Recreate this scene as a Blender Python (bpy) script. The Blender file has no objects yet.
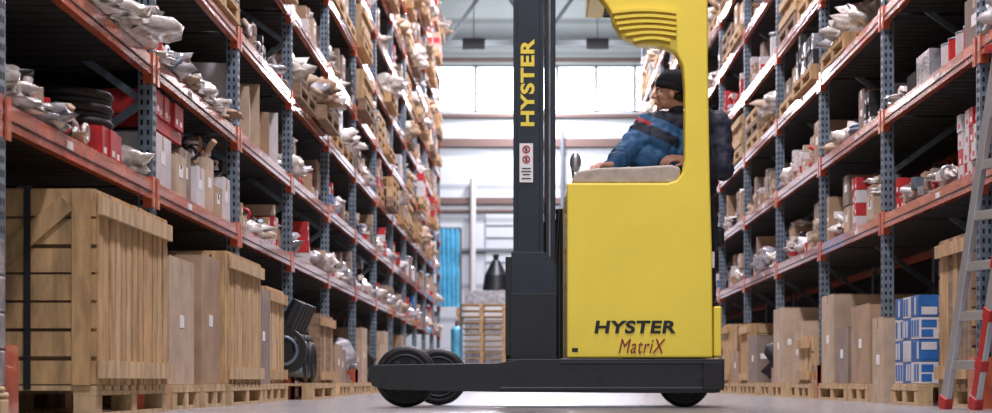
import bpy, math, random
from mathutils import Vector, Matrix, noise
F=1760.0; CX=530.0; HY=381.0; CH=0.16
def P(px,py,d): return Vector(((px-CX)*d/F, d, CH+(HY-py)*d/F))
def TX(px,d=10.5): return (px-CX)*d/F
def TZ(py,d=10.5): return CH+(HY-py)*d/F
scene=bpy.context.scene
# ---------------------------------------------------------------- materials
def mat(name,col,rough=.6,metal=0,var=0.0,scale=8,stretch=(1,1,1),bump=0.0,emit=None,coat=0,spec=.5,col2=None,alpha=1):
    m=bpy.data.materials.new(name); m.use_nodes=True; nt=m.node_tree; b=nt.nodes['Principled BSDF']
    b.inputs['Roughness'].default_value=rough; b.inputs['Metallic'].default_value=metal
    b.inputs['Coat Weight'].default_value=coat; b.inputs['Specular IOR Level'].default_value=spec
    b.inputs['Alpha'].default_value=alpha
    c=(*col,1)
    b.inputs['Base Color'].default_value=c
    if var>0 or bump>0 or col2:
        tc=nt.nodes.new('ShaderNodeTexCoord'); mp=nt.nodes.new('ShaderNodeMapping'); mp.inputs['Scale'].default_value=stretch
        nz=nt.nodes.new('ShaderNodeTexNoise'); nz.inputs['Scale'].default_value=scale; nz.inputs['Detail'].default_value=6; nz.inputs['Roughness'].default_value=.62
        nt.links.new(tc.outputs['Object'],mp.inputs[0]); nt.links.new(mp.outputs[0],nz.inputs['Vector'])
        rp=nt.nodes.new('ShaderNodeValToRGB'); rp.color_ramp.elements[0].position=.3; rp.color_ramp.elements[1].position=.7
        lo=tuple(x*(1-var) for x in col)+(1,); hi=tuple(min(1,x*(1+var)) for x in (col2 or col))+(1,)
        rp.color_ramp.elements[0].color=lo; rp.color_ramp.elements[1].color=hi
        nt.links.new(nz.outputs['Fac'],rp.inputs[0]); nt.links.new(rp.outputs[0],b.inputs['Base Color'])
        if bump>0:
            bp=nt.nodes.new('ShaderNodeBump'); bp.inputs['Strength'].default_value=bump; bp.inputs['Distance'].default_value=.01
            nt.links.new(nz.outputs['Fac'],bp.inputs['Height']); nt.links.new(bp.outputs[0],b.inputs['Normal'])
    if emit:
        b.inputs['Emission Color'].default_value=(*col,1); b.inputs['Emission Strength'].default_value=emit
    return m
M={}
M['orange']=mat('orange_paint',(.55,.125,.06),.20,var=.32,scale=6,coat=.8)
M['galv']=mat('galvanised_steel',(.16,.21,.255),.42,.35,var=.4,scale=14)
M['hole']=mat('dark_hole',(.006,.007,.009),.9)
M['deck']=mat('deck_boards',(.026,.023,.022),.9,var=.4,scale=6)
M['dark']=mat('rack_shade_backing',(.006,.006,.008),.9)  # near-black colour paints in the shade behind the racks
M['wood']=mat('pine_wood',(.46,.29,.13),.7,var=.42,scale=6,stretch=(3,3,.6),bump=.3)
M['wood2']=mat('pale_wood',(.51,.36,.19),.75,var=.38,scale=6,stretch=(3,3,.6),bump=.2)
M['wood3']=mat('old_wood',(.24,.16,.095),.8,var=.45,scale=6,stretch=(1,.5,4))
M['card']=mat('cardboard',(.35,.235,.14),.8,var=.24,scale=4)
M['card2']=mat('cardboard_pale',(.45,.345,.235),.8,var=.24,scale=4)
M['card3']=mat('cardboard_grey',(.23,.18,.14),.85,var=.28,scale=4)
M['tape']=mat('packing_tape',(.43,.32,.19),.25)
M['label']=mat('paper_label',(.8,.8,.78),.6)
M['film']=mat('plastic_film',(.56,.52,.46),.22,var=.5,scale=11,bump=1.0,coat=.7)
M['film2']=mat('grey_film',(.30,.30,.31),.2,var=.5,scale=11,bump=1.0,coat=.7)
M['red']=mat('red_goods',(.46,.022,.025),.45,var=.25)
M['blue']=mat('blue_goods',(.02,.13,.40),.4,var=.2)
M['teal']=mat('teal_tarp',(.12,.50,.72),.4,var=.3,scale=4,bump=.3)
M['white']=mat('white_goods',(.60,.59,.58),.5,var=.1)
M['blk']=mat('black_rubber',(.008,.008,.009),.6,var=.3)
M['yellow']=mat('truck_yellow',(.86,.69,.06),.42,var=.05,scale=2.5,coat=.12)
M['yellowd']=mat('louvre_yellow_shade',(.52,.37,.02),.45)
M['char']=mat('charcoal_paint',(.007,.009,.012),.45,var=.35,scale=6)
M['mast']=mat('mast_steel',(.010,.018,.028),.38,.1,var=.35,scale=3)
M['steel']=mat('bright_steel',(.35,.37,.39),.3,.9)
M['pad']=mat('armrest_vinyl',(.40,.35,.28),.6,var=.2,scale=20)
M['redp']=mat('red_plastic',(.45,.03,.03),.4)
M['mred']=mat('dark_red_vinyl',(.25,.012,.012),.4)
M['alu']=mat('aluminium',(.56,.58,.60),.35,.6)
M['skin']=mat('skin',(.58,.32,.235),.5,var=.08,scale=30)
M['knit']=mat('knit_beanie',(.010,.011,.015),.95,var=.4,scale=90,bump=.6)
M['navy']=mat('navy_cloth',(.010,.014,.03),.85,var=.3,scale=20)
M['eye']=mat('eye_white',(.6,.6,.58),.2)
M['iris']=mat('iris_dark',(.02,.015,.01),.2)
M['hair']=mat('dark_hair',(.03,.02,.015),.8)
M['lip']=mat('lip',(.42,.17,.14),.5)
# ---------------------------------------------------------------- mesh builder
class MB:
    def __init__(s): s.v=[];s.f=[];s.m=[];s.s=[]
    def add(s,vs,fs,m,smooth=False):
        o=len(s.v); s.v+= [tuple(v) for v in vs]
        for f in fs: s.f.append([i+o for i in f]); s.m.append(m); s.s.append(smooth)
    def box(s,x0,x1,y0,y1,z0,z1,m,yaw=0,T=None):
        cx,cy=(x0+x1)/2,(y0+y1)/2; c,sn=math.cos(yaw),math.sin(yaw)
        vs=[]
        for z in (z0,z1):
            for x,y in ((x0,y0),(x1,y0),(x1,y1),(x0,y1)):
                dx,dy=x-cx,y-cy; v=Vector((cx+dx*c-dy*sn,cy+dx*sn+dy*c,z))
                vs.append(T@v if T else v)
        s.add(vs,[(0,3,2,1),(4,5,6,7),(0,1,5,4),(1,2,6,5),(2,3,7,6),(3,0,4,7)],m)
    def beam(s,a,b,w,h,m):
        a,b=Vector(a),Vector(b); d=(b-a); L=d.length; d.normalize()
        up=Vector((0,0,1)) if abs(d.z)<.95 else Vector((0,1,0))
        r=d.cross(up).normalized(); u=r.cross(d)
        vs=[p+r*i*w/2+u*j*h/2 for p in (a,b) for i,j in ((-1,-1),(1,-1),(1,1),(-1,1))]
        s.add(vs,[(0,3,2,1),(4,5,6,7),(0,1,5,4),(1,2,6,5),(2,3,7,6),(3,0,4,7)],m)
    def tube(s,a,b,r0,r1,m,n=16,caps=True):
        a,b=Vector(a),Vector(b); d=(b-a).normalized(); up=Vector((0,0,1)) if abs(d.z)<.9 else Vector((1,0,0))
        r=d.cross(up).normalized(); u=r.cross(d)
        vs=[]
        for p,q in ((a,r0),(b,r1)):
            for i in range(n):
                t=2*math.pi*i/n; vs.append(p+(r*math.cos(t)+u*math.sin(t))*q)
        s.add(vs,[(i,(i+1)%n,n+(i+1)%n,n+i) for i in range(n)],m,True)
        if caps: s.add(vs[:n],[tuple(range(n))[::-1]],m); s.add(vs[n:],[tuple(range(n))],m)
    def ell(s,c,r,m,T=None,nu=16,nv=10,amp=0,fr=3,seed=0,smooth=True,zmin=None):
        c=Vector(c); vs=[]; 
        def pt(t,p):
            n=Vector((math.sin(p)*math.cos(t),math.sin(p)*math.sin(t),math.cos(p)))
            k=1+ (amp*noise.noise(n*fr+Vector((seed*7.3,seed*1.7,0)))+amp*.35*noise.noise(n*fr*2.6+Vector((seed,3,seed))) if amp else 0)
            v=Vector((n.x*r[0]*k,n.y*r[1]*k,n.z*r[2]*k))+c
            if zmin is not None and v.z<zmin: v.z=zmin
            return T@v if T else v
        vs.append(pt(0,0))
        for j in range(1,nv):
            for i in range(nu): vs.append(pt(2*math.pi*i/nu,math.pi*j/nv))
        vs.append(pt(0,math.pi)); fs=[]
        for i in range(nu): fs.append((0,1+i,1+(i+1)%nu))
        for j in range(nv-2):
            for i in range(nu):
                a=1+j*nu; fs.append((a+i,a+nu+i,a+nu+(i+1)%nu,a+(i+1)%nu))
        a=1+(nv-2)*nu
        for i in range(nu): fs.append((a+i,len(vs)-1,a+(i+1)%nu))
        s.add(vs,fs,m,smooth)
    def cap(s,a,b,r0,r1,m,n=14):
        s.tube(a,b,r0,r1,m,n); s.ell(a,(r0,)*3,m,nu=n,nv=8); s.ell(b,(r1,)*3,m,nu=n,nv=8)
    def torus(s,c,R,r,m,axis='x',n=28,k=10,sx=1):
        vs=[];fs=[]
        for i in range(n):
            t=2*math.pi*i/n
            for j in range(k):
                p=2*math.pi*j/k; rr=R+r*math.cos(p); a,b,h=rr*math.cos(t),rr*math.sin(t),r*math.sin(p)*sx
                v={'x':(h,a,b),'y':(a,h,b),'z':(a,b,h)}[axis]; vs.append(Vector(v)+Vector(c))
        for i in range(n):
            for j in range(k): fs.append((i*k+j,((i+1)%n)*k+j,((i+1)%n)*k+(j+1)%k,i*k+(j+1)%k))
        s.add(vs,fs,m,True)
    def prism(s,pts,y0,y1,m):
        n=len(pts); vs=[Vector((x,y0,z)) for x,z in pts]+[Vector((x,y1,z)) for x,z in pts]
        fs=[tuple(range(n)),tuple(range(n,2*n))[::-1]]+[((i+1)%n,i,n+i,n+(i+1)%n) for i in range(n)]
        s.add(vs,fs,m)
    def obj(s,name,parent=None,bevel=0,seg=2):
        me=bpy.data.meshes.new(name); me.from_pydata(s.v,[],s.f)
        used=[]; 
        for k in s.m:
            if k not in used: used.append(k)
        for k in used: me.materials.append(M[k])
        me.polygons.foreach_set('material_index',[used.index(k) for k in s.m])
        me.polygons.foreach_set('use_smooth',s.s); me.update()
        o=bpy.data.objects.new(name,me); scene.collection.objects.link(o)
        if parent: o.parent=parent
        if bevel:
            b=o.modifiers.new('b','BEVEL'); b.width=bevel; b.segments=seg; b.limit_method='ANGLE'; b.angle_limit=math.radians(35)
        return o
def empty(name):
    o=bpy.data.objects.new(name,None); scene.collection.objects.link(o); o.empty_display_size=.2; return o
def single(name,fn,bevel=0):
    mb=MB(); fn(mb); return mb.obj(name,None,bevel)
# ---------------------------------------------------------------- goods
def pallet(mb,x0,x1,y0,y1,z0,m='wood2',h=.14):
    n=max(4,int((y1-y0)/.16)); w=(y1-y0)/n
    for i in range(n): mb.box(x0,x1,y0+i*w,y0+i*w+w*.72,z0+h-.022,z0+h,m)
    for i in range(3):
        xc=x0+.05+(x1-x0-.1)*i/2
        mb.box(xc-.05,xc+.05,y0,y1,z0,z0+.02,m)
        mb.box(xc-.05,xc+.05,y0,y1,z0+h-.044,z0+h-.023,m)
        for j in range(3):
            yc=y0+.06+(y1-y0-.12)*j/2; mb.box(xc-.048,xc+.048,yc-.06,yc+.06,z0+.021,z0+h-.045,m)
def crate(mb,x0,x1,y0,y1,z0,z1,side,m='wood',frontH=True,bw=.11,straps=True,brace=True):
    mb.box(x0+.03,x1-.03,y0+.03,y1-.03,z0+.01,z1-.03,'wood3')
    R=random.Random(int(abs(x0*100+y0*37)))
    H=z1-z0
    def wm(): return R.choice([m,m,m,'wood2' if m=='wood' else 'wood'])
    for yf,t in ((y0,.024),(y1-.024,.024)):
        if frontH:
            n=max(3,int(H/bw)); w=H/n
            for i in range(n): mb.box(x0,x1,yf,yf+t,z0+i*w+.004,z0+(i+1)*w-.006-R.random()*.01,wm())
        else:
            n=max(3,int((x1-x0)/bw)); w=(x1-x0)/n
            for i in range(n): mb.box(x0+i*w+.004,x0+(i+1)*w-.008,yf,yf+t,z0,z1-R.random()*.015,wm())
    for xf in (x0,x1-.024):
        n=max(3,int((y1-y0)/bw)); w=(y1-y0-.05)/n
        for i in range(n):
            g=.014+R.random()*.02; j=R.random()*.008
            mb.box(xf-j,xf+.024+j,y0+.025+i*w,y0+.025+(i+1)*w-g,z0,z1-R.random()*.03,wm())
    n=max(3,int((y1-y0)/.13)); w=(y1-y0)/n
    for i in range(n): mb.box(x0+.005,x1-.005,y0+i*w+.005,y0+(i+1)*w-.008,z1-.024,z1+.002,m)
    xs=(x1+.008 if side<0 else x0-.030)
    for zz in (z0+.03,z1-.11): mb.box(xs,xs+.022,y0+.01,y1-.01,zz,zz+.08,'wood2' if m=='wood' else 'wood')
    for xx in (x0+.02,x1-.1): mb.box(xx,xx+.08,y0-.022,y0-.001,z0,z1,m)
    if brace: mb.beam((x0+.12,y0-.012,z0+.06),(x1-.12,y0-.012,z1-.06),.02,.08,m)
    if straps:
        for k in (.35,.72):
            xx=x0+(x1-x0)*k; mb.box(xx,xx+.03,y0-.027,y0-.023,z0-.02,z1+.006,'blk')
            mb.box(xx,xx+.03,y0,y1,z1+.003,z1+.006,'blk')
def carton(mb,x0,x1,y0,y1,z0,z1,side,m='card',yaw=0,label=True,R=random):
    mb.box(x0,x1,y0,y1,z0,z1,m,yaw)
    if yaw==0:
        xc=(x0+x1)/2; yc=(y0+y1)/2; t=.0015
        mb.box(xc-.025,xc+.025,y0-t,y1+t,z1-.0,z1+t,'tape'); mb.box(xc-.025,xc+.025,y0-t,y0,z1-.09,z1,'tape')
        xs=x1 if side<0 else x0-t
        mb.box(x0,x1,y0-t,y0,z1-.006,z1-.002,'hole'); mb.box(xs,xs+t,yc-.02,yc+.02,z1-.08,z1,'tape')
        if label and z1-z0>.15:
            w=min(.12,(y1-y0)*.4); mb.box(xs,xs+t,yc-w/2,yc+w/2,z0+(z1-z0)*.45,z0+(z1-z0)*.45+w*.6,'label')
            if R.random()<.5: mb.box(x0+.04,x0+.04+min(.14,(x1-x0)*.4),y0-t,y0,z0+(z1-z0)*.5,z0+(z1-z0)*.5+.06,'label')
def bag(mb,x,y,z,rx,ry,rz,m,seed):
    R=random.Random(seed)
    mb.ell((x,y,z+rz*.7),(rx,ry,rz),m,amp=.7,fr=2.4,seed=seed,smooth=True,nu=24,nv=14,zmin=z+.003)
    for k in range(4):
        p=Vector((x+R.uniform(-.5,.5)*rx,y+R.uniform(-.9,.9)*ry,z+rz*R.uniform(.6,1.2)))
        q=R.uniform(.25,.45); mb.ell(p,(rx*q,ry*q,rz*.5),R.choice([m,m,m,'card3','film2']),amp=1.0,fr=2.6,seed=seed+9+k,smooth=(k%2==0),nu=14,nv=9,zmin=z+.003)
def coil(mb,x,y,z,r,n,m): 
    for i in range(n): mb.torus((x,y,z+.03+i*.035),r-.01*(i%2),.024,m,'z',24,6)
def smallboxes(mb,side,xf,y0,y1,z,rows,cols,R,s=.1):
    k=max(1,int((y1-y0)/s))
    for i in range(k):
        for j in range(R.randint(1,rows)):
            a,b=sorted((xf,xf+side*.3)); c=R.choice(cols); d=R.uniform(0,.02)
            mb.box(a+d,b+d,y0+i*s,y0+(i+.93)*s,z+j*s*1.1,z+(j+.97)*s*1.1,c)
            xs=b+d if side<0 else a+d-.001
            mb.box(xs,xs+.001,y0+i*s+.02*s/.1,y0+(i+.6)*s,z+j*s*1.1+.02,z+j*s*1.1+.05,'label' if c!='white' else 'red')
def parts(mb,side,x,y,z,w,h,R):
    for k in range(int(13*w/.25)):
        px=x+side*R.uniform(.0,.22); py=y+R.uniform(.03,max(.04,w-.03)); pz=z+R.uniform(0,h*.28)
        c=R.choice(['film2','galv','card3','white','red','blk','card','film','film','card2'])
        t=R.random()
        if t<.35: mb.box(px-.035,px+.035,py-.03,py+.03,pz,pz+R.uniform(.03,.09),c,R.uniform(-.6,.6))
        elif t<.7: mb.tube((px,py,pz+.02),(px+R.uniform(-.08,.08),py+R.uniform(-.08,.08),pz+R.uniform(.03,.12)),.022,.022,c,8)
        else: mb.torus((px,py,pz+.04),.04,.013,c,R.choice('xyz'),12,5)
def shelf_fill(mbs,side,xf,z,y0,y1,h,R,upper):
    mc,mg,mp=mbs
    y=y0+.06
    if upper and R.random()<.72:
        for k in range(2):
            if R.random()<.05: continue
            ya=y0+.12+k*1.32; yb=ya+1.2; xa=xf-side*R.uniform(.0,.16 if side<0 else .08)
            a,b=sorted((xa,xa+side*1.05)); pallet(mp,a,b,ya,yb,z,R.choice(['wood','wood2','wood','wood3']))
            zz=z+.142; hh=h-.2
            t=R.random()
            if t<.20: crate(mp,a+.03,b-.03,ya+.04,yb-.04,zz,zz+hh*R.uniform(.6,1),side,R.choice(['wood','wood2']),straps=False,brace=False,bw=.14)
            elif t<.40:
                n=R.randint(2,3)
                for i in range(n):
                    w=1.1/n; carton(mc,a+.04+R.random()*.08,b-.08,ya+.04+i*w,ya+.03+(i+1)*w-.01,zz,zz+hh*R.uniform(.3,1),side,R.choice(['card','card2','card3']),R=R)
            elif t<.66:
                for i in range(3): bag(mg,(a+b)/2-side*.25+R.uniform(-.1,.1),ya+.22+i*.36,zz,.3,.19,.17*h/.65,R.choice(['film','film','card2','film2','card']),R.random()*99)
            elif t<.80:
                for q in range(int(hh/.15)): pallet(mp,a,b,ya+R.uniform(-.02,.02),yb,zz+q*.145,R.choice(['wood','wood2','wood3']))
            else:
                smallboxes(mg,side,(b-.01 if side<0 else a+.01),ya+.03,yb-.03,zz,3,R.choice([['red','white'],['card','card3'],['blk','film2'],['red','red','card'],['red','card3','card2']]),R,.13)
        return
    while y<y1-.12:
        w=R.uniform(.12,.38)
        if y+w>y1-.04: w=y1-.04-y
        if w<.10: break
        hh=h*R.uniform(.28,.80); dp=R.uniform(.35,.8); xa=xf+side*R.uniform(-.04,.08)
        t=R.random(); a,b=sorted((xa,xa+side*dp))
        if t<.27:
            m=R.choice(['card','card2','card3','card','card3','white'])
            if R.random()<.5:
                n=R.randint(2,4); q=hh/n
                for i in range(n): carton(mc,a+R.uniform(0,.02),b-R.uniform(0,.02),y,y+w-.02,z+i*q,z+(i+1)*q-.004,side,R.choice([m,m,'card3']),R=R)
            else:
                carton(mc,a,b,y,y+w-.02,z,z+hh,side,m,yaw=R.choice([0,0,R.uniform(-.12,.12)]),R=R)
                if hh<h*.6: bag(mg,(xa+side*.15),y+w/2,z+hh,.14,w*.4,.05,R.choice(['film','film2','white']),R.random()*99)
        elif t<.50:
            hh=min(hh,.55*h)
            bag(mg,xa+side*.17,y+w/2,z,.2+R.random()*.05,w*.55,hh*.42,R.choice(['film','film','film2','card2','film','white']),R.random()*99)
        elif t<.69:
            smallboxes(mg,side,xa,y,y+w,z,4,R.choice([['red','white'],['red','white','card2'],['card','card3','card2'],['blk','film2'],['blue','white','card'],['red','red','card3'],['card2','white','red']]),R,R.uniform(.06,.11))
        elif t<.82: parts(mg,side,xa,y,z,w,h,R)
        elif t<.88:
            r=min(w/2-.01,.17); coil(mg,xa+side*.2,y+w/2,z,max(r,.06),R.randint(2,5),R.choice(['blk','blk','film2','galv']))
        elif t<.94:
            r=min(.1,w/2-.01)
            mg.tube((xa+side*.14,y+w/2,z),(xa+side*.14,y+w/2,z+.2),r*.85,r,R.choice(['blk','white','red','galv','blue'])); mg.torus((xa+side*.14,y+w/2,z+.2),r,.008,'galv','z',18,6)
        else:
            r=min(.05,w/2-.01)
            for i in range(max(1,int(w/(2*r+.01)))):
                mg.tube((xa+side*.15,y+r+i*(2*r+.01),z),(xa+side*.15+side*.08,y+r+i*(2*r+.01)+.03,z+hh*1.1),r,r,R.choice(['white','film2','card2','galv']))
        y+=w+R.choice([.0,.01,.02,.05])
# ---------------------------------------------------------------- racks
def rack(side,xf,ys,levels,name,top):
    root=empty(name); xb=xf+side*1.1
    mp=MB()
    for y in ys:
        for xx in (xf,xb-side*.08):
            a,b=sorted((xx,xx+side*.08)); mp.box(a,b,y-.045,y+.045,0,top,'galv')
            if xx==xf and y<26:
                z=.08
                while z<min(top,y*.22+.6):
                    for dx in (.02,.055): mp.box(a+dx-.007,a+dx+.007,y-.0465,y-.045,z,z+.028,'hole')
                    xs=(b if side<0 else a-.0015)
                    for dy in (-.02,.012): mp.box(xs,xs+.0015,y+dy,y+dy+.012,z,z+.028,'hole')
                    z+=.055
        z=.3
        k=0
        while z<top-.8:
            p0,p1=(xf+side*.06,xb-side*.06) if k%2==0 else (xb-side*.06,xf+side*.06)
            mp.beam((p0,y,z),(p1,y,z+.7),.03,.04,'galv'); z+=.7;k+=1
    mp.obj('uprights',root)
    mo=MB()
    for y in ys:
        a,b=sorted((xf-side*.035,xf+side*.1)); mo.box(a,b,y-.085,y-.05,0,.3,'orange'); mo.box(a,b,y+.05,y+.085,0,.3,'orange')
        a,b=sorted((xf-side*.04,xf-side*.004)); mo.box(a,b,y-.085,y+.085,0,.3,'orange')
    md=MB()
    for li,z in enumerate(levels):
        for i in range(len(ys)-1):
            ya,yb=ys[i]+.046,ys[i+1]-.046
            for xx,s2 in ((xf-side*.004,1),(xb,-1)):
                a,b=sorted((xx,xx+side*s2*.045)); mo.box(a,b,ya,yb,z-.045,z+.045,'orange')
                a,b=sorted((xx+side*s2*.0,xx+side*s2*.028)); mo.box(a,b,ya,yb,z+.046,z+.058,'orange')
                if s2==1:
                    q=xf-side*.0045; a,b=sorted((q,q-side*.003)); mo.box(a,b,ya,yb,z-.012,z-.004,'hole')
                    if ya<20: mo.box(a,b,ya+.9,ya+1.0,z-.0,z+.035,'label')
            n=17; w=(yb-ya)/n
            a,b=sorted((xf+side*.046,xb-side*.046))
            for q in range(n): md.box(a,b,ya+q*w,ya+(q+.86)*w,z+.03,z+.05,'deck')
        for y in ys:
            a,b=sorted((xf-side*.012,xf-side*.002)); mo.box(a,b,y-.085,y-.03,z-.09,z+.08,'orange'); mo.box(a,b,y+.03,y+.085,z-.09,z+.08,'orange')
            a,b=sorted((xf-side*.01,xf+side*.05)); mo.box(a,b,y-.062,y-.047,z-.09,z+.08,'orange'); mo.box(a,b,y+.047,y+.06,z-.09,z+.08,'orange')
    mo.obj('beams',root); md.obj('decks',root)
    return root
LX=-2.07; RX=2.61
Lys=[6.9+2.8*k for k in range(-2,13)]; Rys=[10.25+2.8*k for k in range(-3,12)]
LL=[1.2,1.88,2.6,3.35,4.1,4.85,5.6,6.35,7.1,7.85,8.6]; RL=[1.33,2.09,2.85,3.6,4.35,5.1,5.85,6.6,7.35,8.1,8.75]
rack(-1,LX,Lys,LL,'pallet_rack',9.1); rack(1,RX,Rys,RL,'pallet_rack',9.1)
for side,xf,ys,lv,sd in ((-1,LX,Lys,LL,5),(1,RX,Rys,RL,11)):
    R=random.Random(sd); mc,mg,mp=MB(),MB(),MB()
    root=empty('warehouse_stock')
    for li,z in enumerate(lv):
        h=(lv[li+1]-z if li+1<len(lv) else .7)-.12
        for i in range(len(ys)-1):
            if ys[i]<5 and li>3: continue
            if side<0 and ((li==0 and 6.8<ys[i]<12) or (li==1 and 6.8<ys[i]<13)): continue
            if side>0 and li<2 and 10<ys[i]<11: continue
            shelf_fill((mc,mg,mp),side,xf+side*.03,z+.061,ys[i]+.06,ys[i+1]-.06,h,R,li>=2)
    if side<0:
        z=1.262; S=-1
        bag(mg,-2.27,7.25,z,.22,.25,.09,'film',3); bag(mg,-2.25,7.75,z,.2,.22,.07,'film2',4); bag(mg,-2.3,8.2,z,.22,.2,.05,'card2',5)
        parts(mg,S,-2.09,7.1,z,1.4,.4,R)
        smallboxes(mg,S,-2.1,8.62,9.05,z,1,['red'],R,.14); mg.box(-2.5,-2.12,8.6,9.08,z,z+.15,'red')
        coil(mg,-2.32,8.85,z+.155,.2,5,'blk'); bag(mg,-2.2,9.35,z,.16,.2,.08,'film',8); bag(mg,-2.35,7.4,z+.1,.2,.3,.08,'blk',8)
        carton(mc,-2.6,-2.1,9.85,10.3,z,z+.3,S,'white',R=R); carton(mc,-2.6,-2.08,10.33,10.65,z,z+.24,S,'card2',R=R); carton(mc,-2.6,-2.12,10.68,11.0,z,z+.32,S,'card3',R=R)
        mg.box(-2.6,-2.12,9.9,10.7,z+.33,z+.40,'red'); smallboxes(mg,S,-2.12,9.9,10.7,z+.405,1,['red','red','card3'],R,.13); mg.box(-2.58,-2.15,9.95,10.65,z+.3,z+.33,'blk')
        for k in range(4):
            hk=[.26,.36,.2,.3][k]; carton(mc,-2.55,-2.1,11.08+k*.32,11.36+k*.32,z,z+hk,S,['white','card2','card','white'][k],R=R)
            parts(mg,S,-2.12,11.08+k*.32,z+hk,.26,.2,R)
        z=1.942
        bag(mg,-2.07,9.2,z,.19,.32,.10,'film',21); bag(mg,-2.2,8.5,z,.2,.3,.06,'film',22); bag(mg,-2.3,7.5,z,.22,.3,.07,'card3',23)
        parts(mg,S,-2.08,8.2,z,1.3,.3,R)
        for k in range(6): bag(mg,-2.22,9.95+k*.42,z,.19,.23,[.06,.1,.05,.09,.07,.05][k],['film','film2','card2','film','film','card'][k],30+k)
        parts(mg,S,-2.08,9.8,z,2.4,.3,R)
        for k in range(5):
            a=12.62+k*.5; mc.box(-2.5,-2.1,a,a+.06,z,z+[.5,.42,.52,.38,.45][k],['white','card2','card2','card','white'][k],.15); mc.box(-2.6,-2.15,a+.1,a+.4,z,z+[.3,.42,.26,.35,.3][k],['card2','white','card','card2','card3'][k])
    else:
        z=1.392; S=1
        smallboxes(mg,S,2.68,10.4,11.2,z,4,['red','white','white'],R,.1)
        bag(mg,2.8,11.45,z,.17,.22,.09,'film',3); smallboxes(mg,S,2.68,11.7,12.2,z,2,['card','card3','white'],R,.09)
        bag(mg,2.78,12.3,z,.15,.2,.06,'card2',5); smallboxes(mg,S,2.66,12.5,12.85,z,2,['red','red','white'],R,.11); parts(mg,S,2.64,11.2,z,1.3,.3,R)
        for k in range(5): mg.tube((3.05,10.5+k*.3,z),(3.05,10.5+k*.3,z+.4),.07,.07,['galv','white','card2','film2','galv'][k])
        z=2.152
        for k in range(4): 
            mg.tube((2.8,11.0+k*.2,z),(2.8,11.0+k*.2,z+.22),.09,.09,['red','white','red','white'][k]); mg.torus((2.8,11.0+k*.2,z+.22),.088,.006,'galv','z',18,6)
        mg.box(2.7,3.2,11.9,12.3,z,z+.26,'film2'); mg.box(2.7,3.1,12.33,12.6,z,z+.18,'blk'); bag(mg,2.8,12.8,z,.18,.16,.08,'film',9); carton(mc,2.68,3.2,10.4,10.85,z,z+.34,S,'card3',R=R)
        smallboxes(mg,S,3.1,10.9,11.9,z,5,['card','white','card3','red'],R,.11)
    for i in range(len(ys)-1):
        y0=ys[i]; 
        if y0<(17 if side<0 else 15.8): continue
        for k in range(3):
            ya=y0+.1+k*.9; yb=ya+.8; xa=xf-side*R.uniform(.0,.12); a,b=sorted((xa,xa+side*.95))
            pallet(mp,a,b,ya,yb,0,'wood2'); hh=R.uniform(.35,.8); t=R.random()
            if t<.4: crate(mp,a+.02,b-.02,ya+.03,yb-.03,.142,.142+hh,side,R.choice(['wood','wood2']),R.random()<.5,straps=False)
            elif t<.85: carton(mc,a+.02,b-.05,ya+.03,yb-.04,.142,.142+hh,side,R.choice(['card','card2','card3']),R=R)
            else: bag(mg,(a+b)/2,(ya+yb)/2,.142,.4,.35,.32,R.choice(['blk','film','film2']),R.random()*50)
    mc.obj('cartons',root); mg.obj('bagged_goods',root); mp.obj('pallets',root)
# ---------------------------------------------------------------- hand placed floor goods
single('wooden_crate',lambda m:(pallet(m,-3.0,-1.9,7.7,9.22,0),crate(m,-3.0,-1.9,7.7,9.22,.142,1.0,-1)))
single('shrink_wrapped_pallet',lambda m:(pallet(m,-2.9,-1.98,5.7,6.7,0),[m.box(-2.88,-1.99,5.72,6.68,.142+i*.14,.142+i*.14+.135,'film2') for i in range(4)]),.01)
single('cardboard_box',lambda m:(pallet(m,-2.9,-1.97,9.72,10.5,0),carton(m,-2.88,-2.0,9.75,10.48,.142,.86,-1,'card2')))
single('cardboard_box',lambda m:(pallet(m,-2.95,-1.95,10.56,11.3,0),carton(m,-2.9,-1.98,10.6,11.25,.142,.93,-1,'card')))
single('wooden_crate',lambda m:(pallet(m,-2.95,-1.93,11.36,12.75,0),crate(m,-2.95,-1.95,11.36,12.75,.142,1.0,-1,'wood',False,straps=False)))
single('cardboard_box',lambda m:(pallet(m,-2.95,-1.98,12.85,13.6,0),carton(m,-2.9,-2.0,12.9,13.55,.142,.85,-1,'card3')))
single('wooden_crate',lambda m:(pallet(m,-2.95,-2.02,13.7,14.7,0),crate(m,-2.95,-2.05,13.7,14.7,.142,.9,-1,'wood2',False,straps=False)))
single('wooden_crate',lambda m:(pallet(m,-2.95,-1.98,16.7,17.9,0),crate(m,-2.95,-2.0,16.7,17.9,.142,.8,-1,'wood3',False,straps=False)))
def engine(m):
    pallet(m,-2.9,-1.84,14.95,16.5,0)
    m.box(-2.6,-2.12,15.2,16.3,.15,.5,'char'); m.box(-2.5,-2.2,15.3,16.2,.5,.74,'blk')
    for i in range(5):
        m.tube((-2.15,15.2+i*.22,.55),(-2.0,15.2+i*.22,.85),.07,.055,'char'); m.tube((-2.12,15.2+i*.22,.25),(-1.96,15.2+i*.22,.25),.06,.06,'galv')
        m.torus((-2.02,15.2+i*.22,.47),.085,.022,'blk','x',16,6)
    m.torus((-1.98,15.35,.33),.14,.045,'blk','x'); m.torus((-1.98,15.85,.33),.14,.045,'blk','x')
    m.tube((-2.12,15.18,.42),(-2.12,15.12,.42),.2,.2,'blk',24); m.torus((-2.12,15.11,.42),.12,.015,'galv','y',20,6); m.tube((-2.3,15.16,.72),(-2.3,15.1,.72),.1,.1,'char',20)
    m.tube((-2.3,15.3,.74),(-2.2,16.1,.82),.06,.06,'char'); m.tube((-2.2,16.1,.82),(-2.05,16.3,.5),.05,.05,'blk')
single('engine_block',engine)
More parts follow.
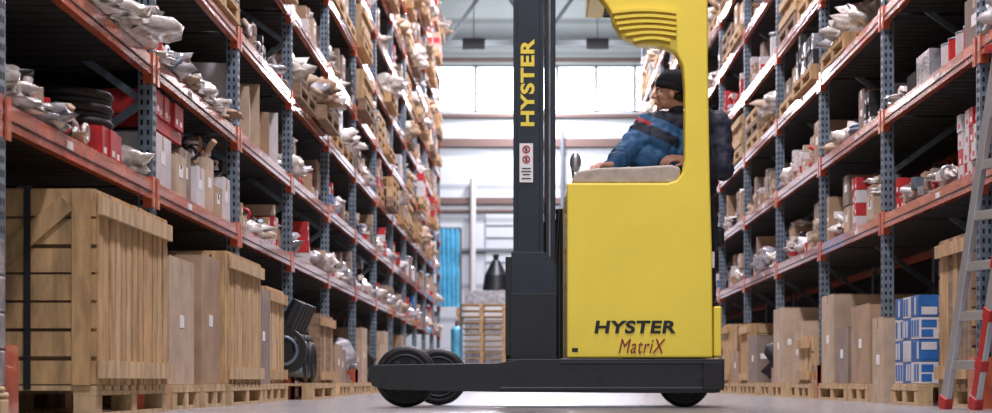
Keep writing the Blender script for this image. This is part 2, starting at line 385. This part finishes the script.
single('cardboard_box',lambda m:carton(m,2.52,2.86,12.55,12.95,0,.62,1,'card2'))
def bluebag(m):
    pallet(m,2.5,3.4,11.35,12.2,0)
    RR=random.Random(4)
    for i in range(4):
        for j in range(3):
            m.box(2.52,3.2,11.4+.25*j,11.4+.25*j+.24,.144+i*.145,.144+i*.145+.14,'blue' if (i+j)%2 else 'white')
            for k in range(5): 
                for q in range(2):
                    z=.144+i*.145+.012+q*.062; c=RR.choice(['white','blue','red','blue'])
                    m.box(2.535+.13*k,2.535+.13*k+RR.uniform(.05,.11),11.4+.25*j-.002,11.4+.25*j,z,z+.05,c)
            for q in range(3): m.box(2.518,2.52,11.41+.25*j+.08*q,11.46+.25*j+.08*q,.16+i*.145,.27+i*.145,RR.choice(['white','blue','blue']))
single('soap_carton_stack',bluebag,.004)
single('wooden_crate',lambda m:(pallet(m,2.62,3.5,10.4,11.3,0),crate(m,2.62,3.5,10.42,11.28,.142,1.05,1,'wood3',True,straps=False)))
single('cardboard_box',lambda m:(pallet(m,2.55,3.5,13.3,14.1,0),carton(m,2.57,3.3,13.32,14.08,.142,.75,1,'card')))
single('cardboard_box',lambda m:(pallet(m,2.55,3.5,14.2,15.6,0),carton(m,2.57,3.3,14.22,14.8,.142,.6,1,'card3'),carton(m,2.57,3.4,14.9,15.5,.142,.9,1,'card2')))
def ladder(m):
    def r1(z,o=0): return Vector((2.36+.09*o+.07*z,10.02-.32*o-.34*z,z))
    zt=1.9
    for o in (0,1):
        m.beam(r1(0,o),r1(zt,o),.035,.075,'alu'); m.beam(r1(0,o),r1(.07,o),.05,.09,'redp')
    for i in range(6):
        z=.25+i*.27; m.beam(r1(z,0),r1(z,1),.03,.05,'alu')
        m.beam(r1(z-.03,1),r1(z+.03,1),.045,.085,'redp')
    m.beam(r1(.08,1),r1(.5,1),.042,.06,'redp')
    for o in (0,1):
        a=r1(zt-.02,o); b=Vector((2.36+.09*o+.02,8.5-.32*o,0)); m.beam(a,b,.03,.05,'redp')
    m.beam(r1(zt+.03,-.15),r1(zt+.03,1.15),.12,.04,'redp')
single('step_ladder',ladder,.004)
# ---------------------------------------------------------------- reach truck
truck=empty('reach_truck')
Y0,Y1=10.5,11.75
b=MB()
pts=[(588,-34),(594,-10),(606,4),(611,12),(613,22),(622,36),(640,44),(664,46),(676,52),(683,66),(685,90),(685,160),(683,172),(677,180),(668,183),(567,183),(567,358),(713,358),(712,250),(710,180),(708,60),(708,0),(706,-28),(698,-44),(680,-50),(600,-46)]
pts=[(TX(x),TZ(y)) for x,y in pts]
b.prism(pts,Y0,Y0+.13,'yellow'); b.obj('body_side',truck,.012,3)
b=MB()
b.box(TX(567),TX(630),Y0+.131,Y1-.131,TZ(357),TZ(186),'yellow')
b.box(TX(566.5),TX(713),Y1-.13,Y1,TZ(357),TZ(186),'yellow')
b.obj('battery_housing',truck,.015)
b=MB()
b.box(TX(631),TX(713),Y0+.132,Y1-.132,TZ(357),.62,'char')
b.box(TX(714),TX(722),Y0+.02,Y1-.02,TZ(357),TZ(306),'yellow')
b.box(TX(714),TX(720),Y0+.30,Y1-.02,TZ(305),TZ(200),'char')
b.obj('cab_floor',truck,.01)
b=MB()
for i in range(6):
    y=13+i*5.6; x0=612+i*2.2+(i>3)*(i-3)*5; x1=676-(i==5)*6
    n=8
    for k in range(n):
        xa=x0+(x1-x0)*k/n; xb=x0+(x1-x0)*(k+1)/n; ya=y-2.5*math.sin(math.pi*k/n); yb=y-2.5*math.sin(math.pi*(k+1)/n)
        b.beam((TX(xa),Y0-.012,TZ(ya)),(TX(xb),Y0-.012,TZ(yb)),.03,.017,'yellow')
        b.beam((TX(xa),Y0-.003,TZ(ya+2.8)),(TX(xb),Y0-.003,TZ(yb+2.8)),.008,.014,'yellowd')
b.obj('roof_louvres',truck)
b=MB()
b.box(TX(592),TX(612),Y0+.131,Y1,TZ(-25),TZ(-42),'yellow'); b.box(TX(690),TX(708),Y0+.131,Y1,TZ(-20),TZ(-40),'yellow')
for i in range(6):
    y=Y0+.3+i*.2; b.box(TX(612),TX(690),y,y+.035,TZ(-28),TZ(-38),'char')
b.box(1.03,1.13,Y1-.1,Y1,TZ(186),TZ(-40),'yellow'); b.obj('overhead_guard',truck,.01)
b=MB()
pp=[(573,183),(573,175),(578,170),(600,167),(640,166),(672,164),(681,167),(681,181),(678,183)]
b.prism([(TX(x),TZ(y)) for x,y in pp],Y0+.03,Y0+.5,'pad'); b.obj('armrest',truck,.015,3)
b=MB()
b.box(TX(582),TX(640),Y0+.501,Y1-.14,TZ(185),TZ(172),'char')
b.tube((TX(690),Y0+.42,TZ(186)),(TX(684),Y0+.42,1.50),.02,.016,'blk')
b.tube((.4,Y0+.3,TZ(168)),(.4,Y0+.3,TZ(163)),.035,.03,'blk')
b.tube((TX(574),Y0+.12,TZ(176)),(TX(572),Y0+.12,TZ(158)),.008,.008,'blk')
b.ell((TX(576),Y0+.12,TZ(160)),(.035,.02,.06),'steel')
b.box(TX(711),TX(717),Y0+.14,Y0+.2,TZ(266),TZ(250),'label'); b.tube((TX(713),Y0+.18,TZ(300)),(TX(713),Y0+.18,TZ(200)),.02,.02,'char')
b.obj('controls',truck)
b=MB()
b.box(.82,1.22,11.02,11.5,1.0,1.13,'blk'); b.box(.84,1.2,11.5,11.6,1.1,1.62,'blk'); b.box(.9,1.12,11.1,11.45,.62,1.0,'char')
b.obj('operator_seat',truck,.03,3)
b=MB()
cp=[(500,363),(520,359),(724,359),(724,388),(716,393),(640,393),(500,392),(388,390),(373,386),(369,378),(369,368),(373,365)]
b.prism([(TX(x),TZ(y)) for x,y in cp],Y0-.03,Y0+.1,'char')
b.prism([(TX(x),TZ(y)) for x,y in cp],Y1-.1,Y1+.03,'char')
b.box(TX(506),TX(722),Y0+.101,Y1-.101,TZ(392),TZ(359),'char')
b.box(TX(500),TX(723),Y0-.040,Y0-.031,TZ(390),TZ(387),'mast')
b.box(TX(560),TX(702),Y0-.038,Y0-.031,TZ(364),TZ(362),'blk')
for x in (385,520,600,700): b.tube((TX(x),Y0-.04,TZ(376)),(TX(x),Y0-.03,TZ(376)),.014,.014,'mast',10)
b.box(TX(702),TX(722),Y0-.05,Y0-.031,TZ(390),TZ(362),'blk')
b.obj('chassis',truck,.008)
M['rim']=mat('wheel_rim',(.035,.038,.042),.5,.3)
def wheel(X,Y,r,w,nm):
    b=MB(); b.torus((X,Y+w/2,r),r-.03,.03,'blk','y',36,8,sx=w/.06); b.tube((X,Y+.01,r),(X,Y+w-.01,r),r-.02,r-.02,'blk',36)
    b.torus((X,Y+.006,r),r*.68,.007,'rim','y',32,6); b.tube((X,Y-.01,r),(X,Y+.01,r),r*.3,r*.34,'rim',20)
    for i in range(6):
        t=i*math.pi/3; b.tube((X+r*.5*math.cos(t),Y-.004,r+r*.5*math.sin(t)),(X+r*.5*math.cos(t),Y+.01,r+r*.5*math.sin(t)),.014,.014,'rim',8)
    b.obj(nm,truck)
wheel(TX(404),Y0+.105,.188,.12,'load_wheel_near'); wheel(-.60,Y1-.22,.188,.12,'load_wheel_far'); wheel(TX(687),Y0+.14,.16,.14,'drive_wheel')
b=MB()
zt=3.3
for ya in (Y0+.2,Y1-.34):
    b.box(TX(513),TX(544),ya,ya+.03,.12,zt,'mast')
    b.box(TX(513),TX(517),ya-.02,ya,.12,zt,'mast'); b.box(TX(540),TX(544),ya-.02,ya,.12,zt,'mast')
    b.box(TX(546),TX(556),ya-.01,ya+.09,.12,zt-.1,'char'); b.box(TX(549),TX(551),ya-.014,ya-.01,.4,zt-.1,'galv')
    b.box(TX(516),TX(541),ya+.031,ya+.1,.3,zt-.15,'char')
    b.box(TX(510),TX(557),ya-.06,ya-.001,.13,TZ(292),'char')
    b.prism([(TX(511),TZ(292)),(TX(557),TZ(292)),(TX(557),TZ(262)),(TX(545),TZ(250)),(TX(511),TZ(250))],ya-.045,ya-.001,'mast')
    b.tube((TX(560),ya+.05,.3),(TX(560),ya+.05,TZ(205)),.022,.022,'char'); 
for z in (.3,1.2,2.2,3.2): b.box(TX(517),TX(541),Y0+.231,Y1-.341,z,z+.09,'char')
b.tube((TX(550),Y0+.5,.3),(TX(550),Y0+.5,TZ(215)),.04,.04,'char'); b.tube((TX(550),Y0+.75,.3),(TX(550),Y0+.75,2.9),.03,.03,'steel')
for i in range(4): b.tube((TX(560),Y0+.16+i*.02,TZ(206)),(TX(549+i*2),Y0+.16,TZ(350)),.006,.006,'blk',8)
b.obj('mast',truck,.004)
b=MB()
for ya in (Y0+.35,Y1-.5):
    b.box(-.88,TX(508),ya,ya+.12,.13,.165,'char'); b.box(TX(505),TX(512),ya,ya+.12,.13,.75,'char')
b.box(TX(506),TX(512),Y0+.25,Y1-.3,.35,.42,'char'); b.box(TX(506),TX(512),Y0+.25,Y1-.3,.65,.75,'char')
b.box(TX(505),TX(511),Y0+.16,Y0+.2,TZ(355),TZ(255),'char')
b.obj('fork_carriage',truck)
b=MB()
D=10.68; sx0,sx1=TX(519.5,D),TX(533,D); yy=Y0+.199
b.box(sx0,sx1,yy-.004,yy-.001,TZ(182,D),TZ(143,D),'label')
for py in (149,159):
    c=((sx0+sx1)/2,yy-.006,TZ(py,D)); b.torus(c,.020,.004,'redp','y',20,6,sx=.3); b.box(c[0]-.006,c[0]+.006,yy-.007,yy-.005,c[2]-.012,c[2]+.01,'blk')
    b.beam((c[0]-.014,yy-.0075,c[2]+.014),(c[0]+.014,yy-.0075,c[2]-.014),.001,.004,'redp')
for py,w in ((168,.026),(171,.03),(174,.022),(178,.028)): b.box((sx0+sx1)/2-w,(sx0+sx1)/2+w,yy-.006,yy-.004,TZ(py+.7,D),TZ(py-.3,D),'blk')
b.box(TX(572),TX(578),Y0-.002,Y0,TZ(352),TZ(348),'blk')
b.obj('warning_sticker',truck)
def text(s,w,h,off,mk,mw,name,shear=0):
    cu=bpy.data.curves.new(name,'FONT'); cu.body=s; cu.size=1; cu.offset=off; cu.extrude=.01; cu.align_x='CENTER'; cu.shear=shear; cu.space_character=1.08
    o=bpy.data.objects.new('tmp',cu); scene.collection.objects.link(o); bpy.context.view_layer.update()
    me=bpy.data.meshes.new_from_object(o.evaluated_get(bpy.context.evaluated_depsgraph_get())); bpy.data.objects.remove(o)
    xs=[v.co.x for v in me.vertices]; ys=[v.co.y for v in me.vertices]; cx=(min(xs)+max(xs))/2; cy=(min(ys)+max(ys))/2
    sx=w/(max(xs)-min(xs)); sy=h/(max(ys)-min(ys))
    for v in me.vertices: v.co=mw@Vector(((v.co.x-cx)*sx,(v.co.y-cy)*sy,v.co.z*.15))
    me.materials.clear(); me.materials.append(M[mk]); o=bpy.data.objects.new(name,me); scene.collection.objects.link(o); o.parent=truck
RX90=Matrix.Rotation(math.pi/2,4,'X')
text('HYSTER',.485,.078,.034,'blk',Matrix.Translation((TX(635),Y0-.003,TZ(327)))@RX90,'lettering_side',.12)
text('MatriX',.28,.085,.0,'mred',Matrix.Translation((TX(642),Y0-.004,TZ(346)))@RX90,'lettering_model',.3)
V=Matrix(((0,-1,0,TX(527.5,10.68)),(0,0,-1,Y0+.198),(1,0,0,TZ(82,10.68)),(0,0,0,1)))
text('HYSTER',.53,.085,.034,'yellow',V,'lettering_mast')
# ---------------------------------------------------------------- driver
man=empty('forklift_driver')
def organic(mb,name,vox,sm=6,disp=0,mt=None):
    o=mb.obj(name,man)
    r=o.modifiers.new('r','REMESH'); r.mode='VOXEL'; r.voxel_size=vox; r.use_smooth_shade=True
    s=o.modifiers.new('s','SMOOTH'); s.factor=.5; s.iterations=sm
    if disp:
        t=bpy.data.textures.new('folds','CLOUDS'); t.noise_scale=.06; t.noise_depth=1
        d=o.modifiers.new('d','DISPLACE'); d.texture=t; d.strength=disp; d.mid_level=.5; d.texture_coords='GLOBAL'
    if mt: o.data.materials.clear(); o.data.materials.append(mt)
    return o
jm=bpy.data.materials.new('work_jacket'); jm.use_nodes=True; nt=jm.node_tree; bs=nt.nodes['Principled BSDF']; bs.inputs['Roughness'].default_value=.7
tc=nt.nodes.new('ShaderNodeTexCoord'); sp=nt.nodes.new('ShaderNodeSeparateXYZ'); nt.links.new(tc.outputs['Object'],sp.inputs[0])
def math_(op,a,bv):
    n=nt.nodes.new('ShaderNodeMath'); n.operation=op
    for i,q in enumerate((a,bv)):
        if isinstance(q,(int,float)): n.inputs[i].default_value=q
        else: nt.links.new(q,n.inputs[i])
    return n.outputs[0]
X_,Z_=sp.outputs['X'],sp.outputs['Z']
def AND(*a):
    r=a[0]
    for q in a[1:]: r=math_('MULTIPLY',r,q)
    return r
zz=math_('ADD',Z_,math_('MULTIPLY',X_,.45))
isblue=AND(math_('LESS_THAN',zz,2.17),math_('LESS_THAN',X_,1.06))
isnavy=AND(math_('GREATER_THAN',zz,2.03),math_('LESS_THAN',zz,2.10),math_('LESS_THAN',X_,.93))
isred=AND(math_('GREATER_THAN',zz,2.10),math_('LESS_THAN',zz,2.125),math_('LESS_THAN',X_,.76),math_('GREATER_THAN',X_,.60))
nz=nt.nodes.new('ShaderNodeTexNoise'); nz.inputs['Scale'].default_value=6; nz.inputs['Detail'].default_value=2; nt.links.new(tc.outputs['Object'],nz.inputs['Vector'])
def mix(f,a,bb):
    n=nt.nodes.new('ShaderNodeMix'); n.data_type='RGBA'
    for i,q in ((0,f),(6,a),(7,bb)):
        if isinstance(q,tuple) : n.inputs[i].default_value=q
        else: nt.links.new(q,n.inputs[i])
    return n.outputs[2]
bl=mix(nz.outputs['Fac'],(.012,.065,.16,1),(.026,.13,.28,1))
c=mix(isblue,(.012,.018,.036,1),bl); c=mix(isnavy,c,(.012,.018,.036,1)); c=mix(isred,c,(.45,.02,.02,1)); nt.links.new(c,bs.inputs['Base Color'])
j=MB()
rs,re,rw=P(650,127,11.13),P(625,155,11.0),P(611,166,10.84)
ls,le,lw=P(717,125,11.2),P(723,170,11.12),P(690,162,10.88)
hip=Vector((1.02,11.3,1.22))
j.ell((.965,11.18,1.60),(.22,.155,.21),'navy'); j.ell((.98,11.22,1.42),(.22,.16,.2),'navy'); j.ell(hip,(.19,.15,.14),'navy')
j.cap(rs,ls,.10,.096,'navy'); j.cap(rs,re,.10,.078,'navy'); j.cap(re,rw,.074,.05,'navy')
j.cap(ls,le,.09,.07,'navy'); j.cap(le,lw,.068,.048,'navy')
j.ell((rs+Vector((.06,-.04,-.10))),(.14,.12,.16),'navy'); j.ell(P(648,160,11.05),(.13,.10,.10),'navy')
neck=P(686,112,11.18); j.cap(neck,P(688,120,11.2),.082,.12,'navy')
j.cap(P(676,111,11.12),P(698,109,11.25),.045,.058,'navy'); j.ell(P(699,112,11.3),(.085,.08,.065),'navy')
organic(j,'jacket',.009,3,.030,jm)
t=MB()
for sgn in (-1,1):
    h=hip+Vector((sgn*.09,-.02,-.04)); k=Vector((1.0+sgn*.1,10.88,1.16)); a=Vector((1.0+sgn*.1,10.86,.74))
    t.cap(h,k,.085,.068,'navy'); t.cap(k,a,.064,.048,'navy')
t.ell(hip-Vector((0,0,.03)),(.18,.14,.1),'navy')
organic(t,'trousers',.014,4,.01)
t=MB()
for sgn in (-1,1):
    x=1.0+sgn*.1; t.cap((x,10.9,.68),(x,10.76,.67),.05,.042,'blk'); t.cap((x,10.87,.76),(x,10.87,.69),.052,.05,'blk')
organic(t,'boots',.01,2)
fw=Vector((-1,-.02,0)).normalized(); lf=Vector((0,0,1)).cross(fw).normalized(); up=fw.cross(lf)
hc=P(670,92,11.12)
H=Matrix(((fw.x,lf.x,up.x,hc.x),(fw.y,lf.y,up.y,hc.y),(fw.z,lf.z,up.z,hc.z),(0,0,0,1)))
g=MB()
E=lambda c,r,m='skin',**k: g.ell(c,r,m,T=H,**k)
E((-.012,0,.03),(.094,.075,.088)); E((.03,0,-.03),(.055,.058,.06)); E((.03,0,-.065),(.052,.05,.045)); E((.066,0,-.098),(.02,.022,.018))
E((.078,0,.018),(.014,.046,.012)); E((.07,.036,-.028),(.018,.02,.02)); E((.07,-.036,-.028),(.018,.02,.02))
E((.086,0,-.066),(.012,.024,.007)); E((.084,0,-.078),(.012,.022,.008))
def HT(a,b,r0,r1): g.cap(H@Vector(a),H@Vector(b),r0,r1,'skin')
HT((.082,0,.008),(.108,0,-.032),.009,.014); E((.094,.014,-.036),(.01,.008,.008)); E((.094,-.014,-.036),(.01,.008,.008))
for sg in (-1,1): E((-.005,sg*.077,-.022),(.018,.009,.032))
g.cap(H@Vector((-.02,0,-.06)),neck+Vector((0,0,-.03)),.052,.058,'skin')
organic(g,'head',.005,3)
g=MB()
for sg in (-1,1):
    E((.074,sg*.033,-.003),(.013,.013,.011),'eye'); E((.0845,sg*.033,-.003),(.004,.006,.006),'iris'); E((.082,sg*.034,.014),(.008,.02,.004),'hair')
E((.0955,0,-.072),(.004,.02,.003),'lip'); E((-.045,0,-.03),(.052,.068,.045),'hair')
g.obj('face_features',man)
g=MB()
g.ell((-.024,0,.054),(.112,.092,.092),'knit',T=H,nu=32,nv=20,zmin=.014,amp=.07,fr=2)
n=40;k=8;vs=[];fs=[]
for i in range(n):
    tt=2*math.pi*i/n
    for q in range(k):
        p=2*math.pi*q/k; vs.append(H@Vector((-.018+(.101+.010*math.cos(p))*math.cos(tt),(.084+.010*math.cos(p))*math.sin(tt),.022+.024*math.sin(p)+ .024*math.cos(tt))))
for i in range(n):
    for q in range(k): fs.append((i*k+q,((i+1)%n)*k+q,((i+1)%n)*k+(q+1)%k,i*k+(q+1)%k))
g.add(vs,fs,'knit',True); g.obj('beanie',man)
def hand(w,dirv,nrm,name,thumb):
    d=Vector(dirv).normalized(); nn=Vector(nrm).normalized(); s=d.cross(nn).normalized(); nn=s.cross(d)
    g=MB(); w=Vector(w)
    A=lambda a,b_,c: w+d*a+s*b_+nn*c
    for bb in (-.027,-.009,.009,.027): g.cap(A(.0,bb*.7,0),A(.085,bb,.0),.017,.013,'skin',10)
    for bb,L in ((-.03,.062),(-.01,.078),(.01,.084),(.03,.074)):
        p0=A(.085,bb,0); p1=A(.085+L*.42,bb*1.08,.004-.012); p2=A(.085+L*.7,bb*1.1,-.03); p3=A(.085+L*.8,bb*1.1,-.05)
        g.cap(p0,p1,.0095,.009,'skin',10); g.cap(p1,p2,.009,.0083,'skin',10); g.cap(p2,p3,.0083,.0075,'skin',10)
    q0=A(.02,thumb*.028,-.004); q1=A(.05,thumb*.056,-.014); q2=A(.082,thumb*.062,-.026)
    g.cap(q0,q1,.014,.011,'skin',10); g.cap(q1,q2,.011,.009,'skin',10)
    organic(g,name,.0035,2)
hand(rw+Vector((-.01,-.03,0.005)),(-.75,-.6,-.08),(0,0,1),'hand_right',1)
hand(lw+Vector((-.025,-.01,0.015)),(-.9,-.3,.05),(0,-.5,.9),'hand_left',-1)
# ---------------------------------------------------------------- room shell
def wallmat(name,c,lines=False,scale=2.2):
    m=bpy.data.materials.new(name); m.use_nodes=True; nt=m.node_tree; b=nt.nodes['Principled BSDF']; b.inputs['Roughness'].default_value=.7
    tc=nt.nodes.new('ShaderNodeTexCoord'); w=nt.nodes.new('ShaderNodeTexWave'); w.bands_direction='Z'; w.inputs['Scale'].default_value=scale
    nt.links.new(tc.outputs['Object'],w.inputs['Vector']); r=nt.nodes.new('ShaderNodeValToRGB'); r.color_ramp.elements[0].position=.0; r.color_ramp.elements[1].position=.12
    r.color_ramp.elements[0].color=tuple(x*.6 for x in c)+(1,); r.color_ramp.elements[1].color=(*c,1)
    nt.links.new(w.outputs['Fac'],r.inputs[0]); nt.links.new(r.outputs[0],b.inputs['Base Color']); return m
M['clad']=wallmat('white_cladding',(.54,.585,.61),scale=.32)
M['floorc']=mat('polished_concrete',(.275,.265,.255),.24,var=.28,scale=2.2,bump=.08)
M['ceil']=mat('ceiling_sheet',(.55,.58,.60),.7,var=.05)
M['rail']=mat('brown_steel',(.14,.085,.07),.5)
M['frame']=mat('window_frame',(.16,.18,.20),.5)
M['truss']=mat('truss_steel',(.05,.055,.065),.6)
M['pane']=mat('daylight_glazing',(.93,.97,1.0),.3,emit=8.0)
m=MB(); m.box(-3.7,4.3,-3,52.2,-.1,0,'floorc'); m.obj('floor')
m=MB(); m.box(-3.7,4.3,-3,52.2,11.5,11.6,'ceil'); m.obj('ceiling')
m=MB(); m.box(-3.8,-3.7,-3,52.2,0,11.5,'dark'); m.obj('wall_left')  # backing in place of the next rack row, keeps rack interiors black
m=MB(); m.box(4.3,4.4,-3,52.2,0,11.5,'dark'); m.obj('wall_right')
YW=52.0; wz0=CH+(HY-112)*YW/F; wz1=CH+(HY-65)*YW/F
m=MB(); m.box(-3.7,4.3,YW,YW+.2,0,wz0,'clad'); m.box(-3.7,4.3,YW,YW+.2,wz1,11.5,'clad'); m.obj('wall_back')
m=MB()
xs=[-3.69,-1.6,-.35,.8,1.95,3.1,4.29]
for x in xs: m.box(x-.05 if x>-3.6 else x,x+.05 if x<4.2 else x,YW-.04,YW+.13,wz0,wz1,'frame')
m.box(-3.6,4.2,YW+.03,YW+.13,wz0,wz0+.06,'frame'); m.box(-3.6,4.2,YW+.03,YW+.13,wz1-.06,wz1,'frame')
m.box(-3.7,4.3,YW+.14,YW+.16,wz0,wz1,'pane'); m.obj('window_1')
m=MB()
for py,t,mt in ((116,.05,'rail'),(143,.12,'rail'),(201,.09,'rail'),(211,.03,'rail'),(60,.06,'rail'),(250,.04,'frame')):
    z=CH+(HY-py)*YW/F; m.box(-3.69,4.29,YW-.12,YW-.001,z-t,z+t,mt)
m.tube((-1.68,YW-.2,2.8),(-1.68,YW-.2,6.1),.09,.09,'white'); m.tube((.95,YW-.2,0),(.95,YW-.2,7.5),.06,.06,'frame')
m.obj('trim_1')
m=MB(); z1=CH+(HY-214)*YW/F
m.box(-1.3,2.6,YW-.08,YW-.001,0,z1,'clad')
for i in range(14): m.box(-1.3,2.6,YW-.1,YW-.081,i*z1/14,i*z1/14+.04,'frame')
m.obj('door_1')
m=MB()
for yy in (48.5,40.8,32,24,16,8,0):
    zb,zt_=9.4,11.3
    m.box(-3.69,4.29,yy-.06,yy+.06,zb,zb+.14,'truss'); m.box(-3.69,4.29,yy-.06,yy+.06,zt_,zt_+.15,'truss')
    for i in range(6):
        xa=-3.6+i*1.3
        a,b_=(zb+.1,zt_) if i%2 else (zt_,zb+.1)
        m.beam((xa,yy,a),(xa+1.3,yy,b_),.08,.1,'truss')
m.obj('roof_truss')
def stack(m):
    for i in range(14): pallet(m,-1.85+.02*(i%3),-.6,44,45.2,i*.15,'wood')
single('pallet_stack',stack)
def bale(m):
    pallet(m,-1.75,-.5,46,47.2,0); 
    for i in range(6): m.box(-1.7,-.55,46.03,47.15,.15+i*.4,.53+i*.4,'film2' if i%2 else 'white')
single('wrapped_bale',bale,.04)
def sack(m): 
    m.tube((-.9,46.5,2.56),(-.9,46.5,2.95),.36,.3,'char',20); m.tube((-.9,46.5,2.95),(-.9,46.5,3.35),.3,.1,'char',20); m.tube((-.9,46.5,3.35),(-.9,46.5,3.5),.06,.09,'char')
single('black_sack',sack)
def tarp(m):
    n=30; vs=[];
    for i in range(n+1):
        x=-2.2+.55*i/n
        for j in range(9):
            z=1.9+1.85*j/8; vs.append((x,41.3+.06*math.sin(i*1.1+j*.2)+.03*math.sin(j*1.7),z))
    m.add(vs,[(i*9+j,(i+1)*9+j,(i+1)*9+j+1,i*9+j+1) for i in range(n) for j in range(8)],'teal',True)
    m.tube((-2.3,41.3,3.76),(-1.6,41.3,3.76),.02,.02,'steel'); m.tube((-1.62,41.3,0),(-1.62,41.3,3.76),.025,.025,'steel'); m.tube((-2.28,41.3,0),(-2.28,41.3,3.76),.025,.025,'steel')
single('blue_tarp_screen',tarp)
def gas(m): 
    for i in range(2): m.tube((-1.75,42.0+i*.4,0),(-1.75,42+i*.4,1.35),.14,.14,'teal'); m.ell((-1.75,42+i*.4,1.35),(.14,.14,.12),'teal'); m.tube((-1.75,42+i*.4,1.4),(-1.75,42+i*.4,1.6),.04,.04,'steel')
single('gas_cylinder',gas)
for i,y in enumerate((2,8.5,15,22,29,36,43,49.8)):  # added fixtures with area lights, filling the aisle with light
    mm=MB(); mm.box(-.1,.6,y-.8,y+.8,9.24,9.32,'frame'); mm.tube((.25,y,9.32),(.25,y,11.5),.01,.01,'frame',8); mm.obj('added_aisle_lamp')
    ld=bpy.data.lights.new('aisle_fill_light','AREA'); ld.shape='RECTANGLE'; ld.size=.65; ld.size_y=1.55; ld.energy=[500,540,560,560,580,680,900,520][i]; ld.color=(.94,.88,1)
    lo=bpy.data.objects.new('aisle_fill_light',ld); scene.collection.objects.link(lo); lo.location=(.25,y,9.22)
for k,x in enumerate((-1.5,1.8)):  # added wall-wash lights to brighten the back wall above the windows
    mm=MB(); mm.box(x-.3,x+.3,46.9,47.0,9.0,9.3,'frame'); mm.tube((x,46.95,9.3),(x,46.95,11.5),.012,.012,'frame',8); mm.obj('added_wall_wash')
    ld=bpy.data.lights.new('wall_wash_fill','AREA'); ld.shape='RECTANGLE'; ld.size=.55; ld.size_y=.3; ld.energy=150; ld.color=(.95,.98,1)
    lo=bpy.data.objects.new('wall_wash_fill',ld); scene.collection.objects.link(lo); lo.location=(x,47.02,9.15); lo.rotation_euler=(math.radians(105),0,0)
w=bpy.data.worlds.new('w'); scene.world=w; w.use_nodes=True; w.node_tree.nodes['Background'].inputs[0].default_value=(.95,.97,1,1); w.node_tree.nodes['Background'].inputs[1].default_value=.92
cd=bpy.data.cameras.new('camera'); cam=bpy.data.objects.new('camera',cd); scene.collection.objects.link(cam)
cam.location=(0,0,CH); cam.rotation_euler=(math.pi/2,0,0); cd.sensor_width=36; cd.lens=36*F/992
cd.shift_x=-(CX-496)/992; cd.shift_y=(HY-206.5)/992; cd.clip_end=200
cd.dof.use_dof=True; cd.dof.focus_distance=10.6; cd.dof.aperture_fstop=3.2
scene.camera=cam
scene.view_settings.view_transform='Standard'; scene.view_settings.look='None'; scene.view_settings.exposure=.25
